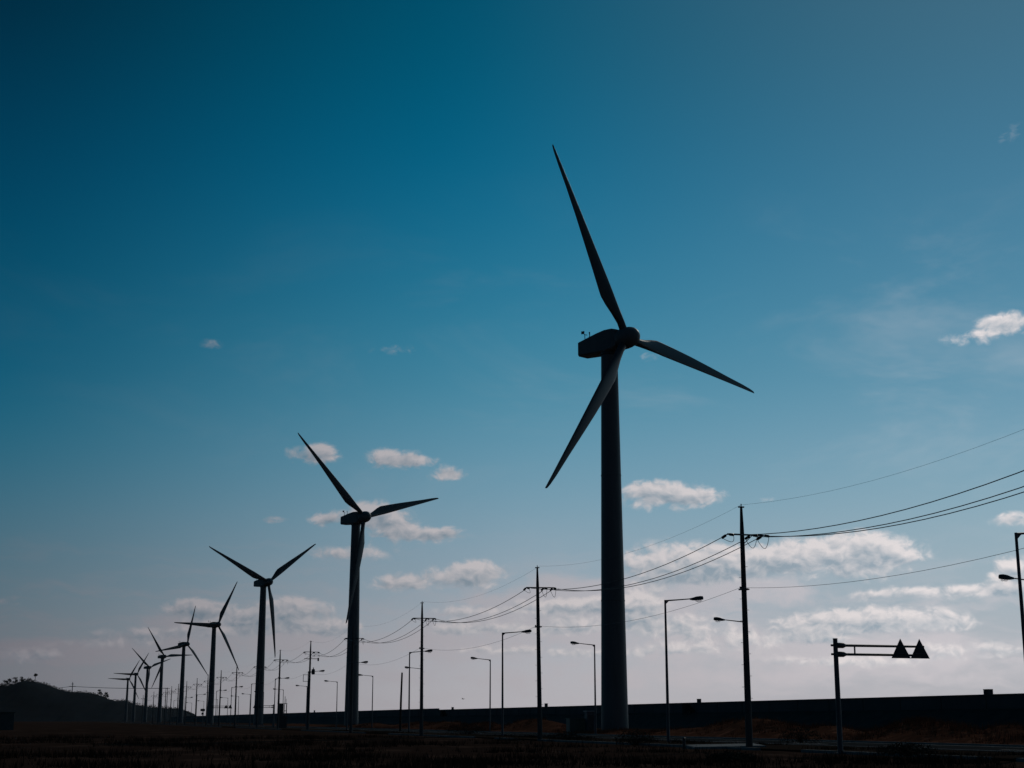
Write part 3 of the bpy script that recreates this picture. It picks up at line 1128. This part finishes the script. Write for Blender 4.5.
shrub(634, 100, 0, 2.6, 1.0, 'dark bare shrub in front of the low mound right of the biggest tower')
shrub(800, 104, 0.1, 3.0, 1.0, 'dark bare shrub before the tall mound, left of the twin triangle sign')
shrub(566, 118, 0, 3.0, 0.7, 'low dark shrub left of the biggest tower foot')
shrub(466, 165, 0, 4.4, 1.3, 'wide dark shrub between the third nearest power pole and a lamp')
shrub(730, 60, 0, 2.0, 0.35, 'low dark shrub nearest the camera, below the pale slab')
shrub(905, 66, 0.1, 2.6, 0.5, 'low dark shrub at the verge right of the twin triangle sign foot')

# ------------------------------------------------------------------ hill with its trees and shed
prof = [(-500, 700), (-300, 676), (-120, 684), (-40, 680), (0, 686), (12, 684.5), (25, 681.5), (33, 682.2), (45, 684.5), (52, 687.5), (60, 690.5), (70, 692), (85, 692.5), (95, 694.3), (105, 698.3), (112, 701), (125, 700.6), (131, 703.4), (140, 705.6),
        (150, 707), (160, 707.6), (172, 708.2), (182, 709.6), (190, 714), (197, 718), (206, 720.5)]
HD = 2300.0
pa = np.array(prof)
cols = np.arange(-500, 207, 3.0)
top = np.interp(cols, pa[:, 0], pa[:, 1])
sd = np.linspace(-1, 1, 25)
vs = []
for c_, tp in zip(cols, top):
    zt = max(0.0, z_of(tp, HD)) + 0.35 * rng.normal()
    for s in sd:
        dep = HD + s * 420
        wgt = math.cos(s * math.pi / 2) ** 1.3 * (1 + 0.10 * math.sin(c_ * 0.07 + s * 5) * abs(s) * 1.5)
        if abs(s) < 0.01:
            wgt = 1.0
        vs.append(((c_ - 512) / F * HD * CP * (1 + s * 0.12), dep, zt * wgt * (1.0 - 0.06 * abs(s)) - 0.5 + (0.8 * rng.normal() if 0.05 < abs(s) < 0.95 else 0)))
b = MB()
b.v = vs
k = len(sd)
b.f = [(i * k + j, (i + 1) * k + j, (i + 1) * k + j + 1, i * k + j + 1) for i in range(len(cols) - 1) for j in range(k - 1)]
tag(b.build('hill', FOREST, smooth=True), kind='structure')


def tree(px, ytop, ybot, wpx, label, crown0=0.35, seed=0, n=420):
    random.seed(seed)
    d = HD - 12
    zb, zt = z_of(ybot, d) - 2.0, z_of(ytop, d)
    h = zt - zb
    w = wpx * d / F
    t = empty('tree', (ground_x(px, d), d, zb))
    b = MB()
    b.tube([(0, 0, -1), (w * 0.03, 0, h * 0.5), (0, 0, h * 0.92)], [0.5, 0.36, 0.1], 7)
    cl = []
    for q in range(7):
        a = random.uniform(0, 6.28)
        zz = h * random.uniform(crown0, 0.95)
        e = Vector((math.cos(a) * w * 0.42 * random.uniform(0.3, 1), math.sin(a) * w * 0.42, zz))
        b.tube([(0, 0, zz * 0.75), e], [0.2, 0.06], 5)
        cl.append((e, random.uniform(0.14, 0.27) * w))
    cl.append((Vector((0, 0, h * 0.93)), 0.2 * w))
    b.build('trunk', BARK, t)
    b = MB()
    for q in range(n):
        c, s = random.choice(cl)
        p_ = c + Vector((random.gauss(0, 0.5), random.gauss(0, 0.5), random.gauss(0, 0.38))) * s
        u = Vector((random.gauss(0, 1), random.gauss(0, 1), random.gauss(0, 1))).normalized()
        v_ = u.orthogonal().normalized()
        l_ = random.uniform(0.35, 0.8)
        b.add([p_ - u * l_, p_ + v_ * l_ * 0.6, p_ + u * l_, p_ - v_ * l_ * 0.6], [(0, 1, 2, 3)])
    b.build('crown', LEAF, t)
    tag(t, label, 'tree', 'trees on the dark hill')


tree(1.5, 680.5, 687.5, 8.5, 'low spreading tree on the hill at the very left edge', 0.25, 1)
tree(6.5, 679, 686.5, 7, 'roundish tree on the hill, second from the left edge', 0.4, 2)
tree(13, 677.5, 686, 7, 'thin tree on the hill with crown high on its trunk, left of the summit', 0.5, 3)
tree(18.5, 676.8, 685, 7.5, 'tallest thin crowned tree left of the hill summit clump', 0.55, 4)
tree(27, 679, 684.5, 9, 'dense dark bushy tree clump on the hill summit', 0.1, 5, 700)
tree(32.3, 673.5, 684, 4, 'tall slim tree standing on the hill summit, crown at its top', 0.72, 6)
tree(98.5, 689.8, 697, 5.2, 'small round tree on the hill shoulder, left of its pair', 0.5, 7)
tree(104, 692.5, 699.5, 6, 'small leaning tree on the hill shoulder, right of its pair', 0.4, 8)
random.seed(5)

# scrub that roughens the crest of the hill
n = 5200
cc = rng.uniform(-60, 200, n)
zz = np.maximum(0, np.array([z_of(np.interp(c_, pa[:, 0], pa[:, 1]), HD) for c_ in cc]))
clump = 0.5 + 0.5 * np.sin(cc * 0.9 + 2 * np.sin(cc * 0.31)) * np.sin(cc * 0.23 + 1)
b = MB()
for c_, z_, q in zip(cc, zz, clump):
    if z_ < 4:
        continue
    dd = random.uniform(-14, 10)
    h = random.random() ** 1.5 * (0.5 + 4.2 * q)
    p_ = Vector(((c_ - 512) / F * HD * CP + random.gauss(0, 0.6), HD + dd, z_ - 0.8 + h))
    u = Vector((random.gauss(0, 1), random.gauss(0, 1), random.gauss(0, 1))).normalized()
    v_ = u.orthogonal().normalized()
    l_ = random.uniform(0.4, 0.9)
    b.add([p_ - u * l_, p_ + v_ * l_ * 0.6, p_ + u * l_, p_ - v_ * l_ * 0.6], [(0, 1, 2, 3)])
tag(b.build('hill_scrub', LEAF), kind='stuff')

# pylon pole on the hill and its wire
d = HD - 15
zb = z_of(692.5, d) - 2
zt = z_of(681.8, d)
t = empty('hill_pylon', (ground_x(70.3, d), d, zb))
b = MB()
b.tube([(0, 0, -1), (0, 0, zt - zb)], [0.8, 0.35], 8)
b.build('pole', GALV, t)
for zz, w in ((z_of(686.4, d) - zb, 9.5), (z_of(684, d) - zb, 3.0)):
    b = MB()
    b.box((0, 0, zz), (w, 0.8, 1.0))
    b.build('crossarm', GALV, t)
tag(t, 'pylon with a crossarm standing on the saddle of the dark hill', 'pylon')
b = MB()
za = z_of(686.3, d)
a_ = Vector((ground_x(70.3, d), d - 0.5, za))
e_ = Vector((ground_x(166, 1500), 1500, z_of(688.2, 1500)))
l_ = Vector((ground_x(40, d + 300), d + 300, z_of(690, d + 300)))
b.tube([l_, a_] + [a_.lerp(e_, q / 14) - Vector((0, 0, 1.2 * 4 * (q / 14) * (1 - q / 14))) for q in range(1, 15)], 0.3, 5)
tag(b.build('hill_cable', WIRE), 'level dark cable running from the hill pylon towards the far turbines', 'cable')
t = empty('far_pylon', (e_.x, e_.y, 0))
b = MB()
b.tube([(0, 0, 0), (0, 0, e_.z + 0.6)], [0.5, 0.25], 8)
b.build('pole', GALV, t)
b = MB()
b.box((0, 0, e_.z - 0.2), (5, 0.4, 0.4))
b.build('crossarm', GALV, t)
tag(t, 'slim far pylon holding the hill cable, behind the sixth turbine tower', 'pylon')

# shed at the left edge
d = 255
t = empty('flat_shed', (ground_x(14, d), d, 0), 0.325)
hs = z_of(712.6, d)
b = MB()
b.box((-5, 2.5, hs / 2), (10, 5, hs))
b.build('wall', WALLP, t)
b = MB()
b.box((-5, 2.5, hs + 0.07), (10.4, 5.4, 0.14))
b.build('roof', WALLP, t)
b = MB()
b.box((-7.0, -0.03, 1.0), (1.0, 0.05, 2.0))
b.build('door', DARKM, t)
tag(t, 'low flat roofed grey green shed at the left edge below the hill', 'shed')

# a bird far off over the wall
b = MB()
b.rings([[(q * math.cos(a), y, q * 0.8 * math.sin(a)) for a in (0, 1.05, 2.09, 3.14, 4.19, 5.24)] for q, y in ((0.01, -0.26), (0.05, -0.2), (0.09, 0.0), (0.06, 0.16), (0.02, 0.32))])
for s in (-1, 1):
    b.add([(s * 0.05, -0.1, 0.03), (s * 0.05, 0.08, 0.03), (s * 0.34, 0.04, 0.15), (s * 0.34, -0.10, 0.16), (s * 0.66, 0.06, 0.06)], [(0, 1, 2, 3), (3, 2, 4)])
t = b.build('bird', FEATH)
d = 290
t.location = (ground_x(463, d) * 1.006, d, z_of(699, d))
t.rotation_euler = (0.1, 0.15, 1.0)
tag(t, 'small far bird flying low above the sea wall, right of a power pole', 'bird')

# ------------------------------------------------------------------ the air over the flats
b = MB()
b.box((0, 3100, 54.5), (13400, 7600, 111))
hz = b.build('haze', SOIL)
hm = bpy.data.materials.new('haze')
hm.use_nodes = True
hm.node_tree.nodes.clear()
pv = hm.node_tree.nodes.new('ShaderNodeVolumePrincipled')
pv.inputs['Color'].default_value = (0.86, 0.92, 0.96, 1)
pv.inputs['Density'].default_value = 0.9e-5
pv.inputs['Anisotropy'].default_value = 0.2
ho = hm.node_tree.nodes.new('ShaderNodeOutputMaterial')
hm.node_tree.links.new(pv.outputs[0], ho.inputs['Volume'])
hz.data.materials[0] = hm
tag(hz, kind='stuff')
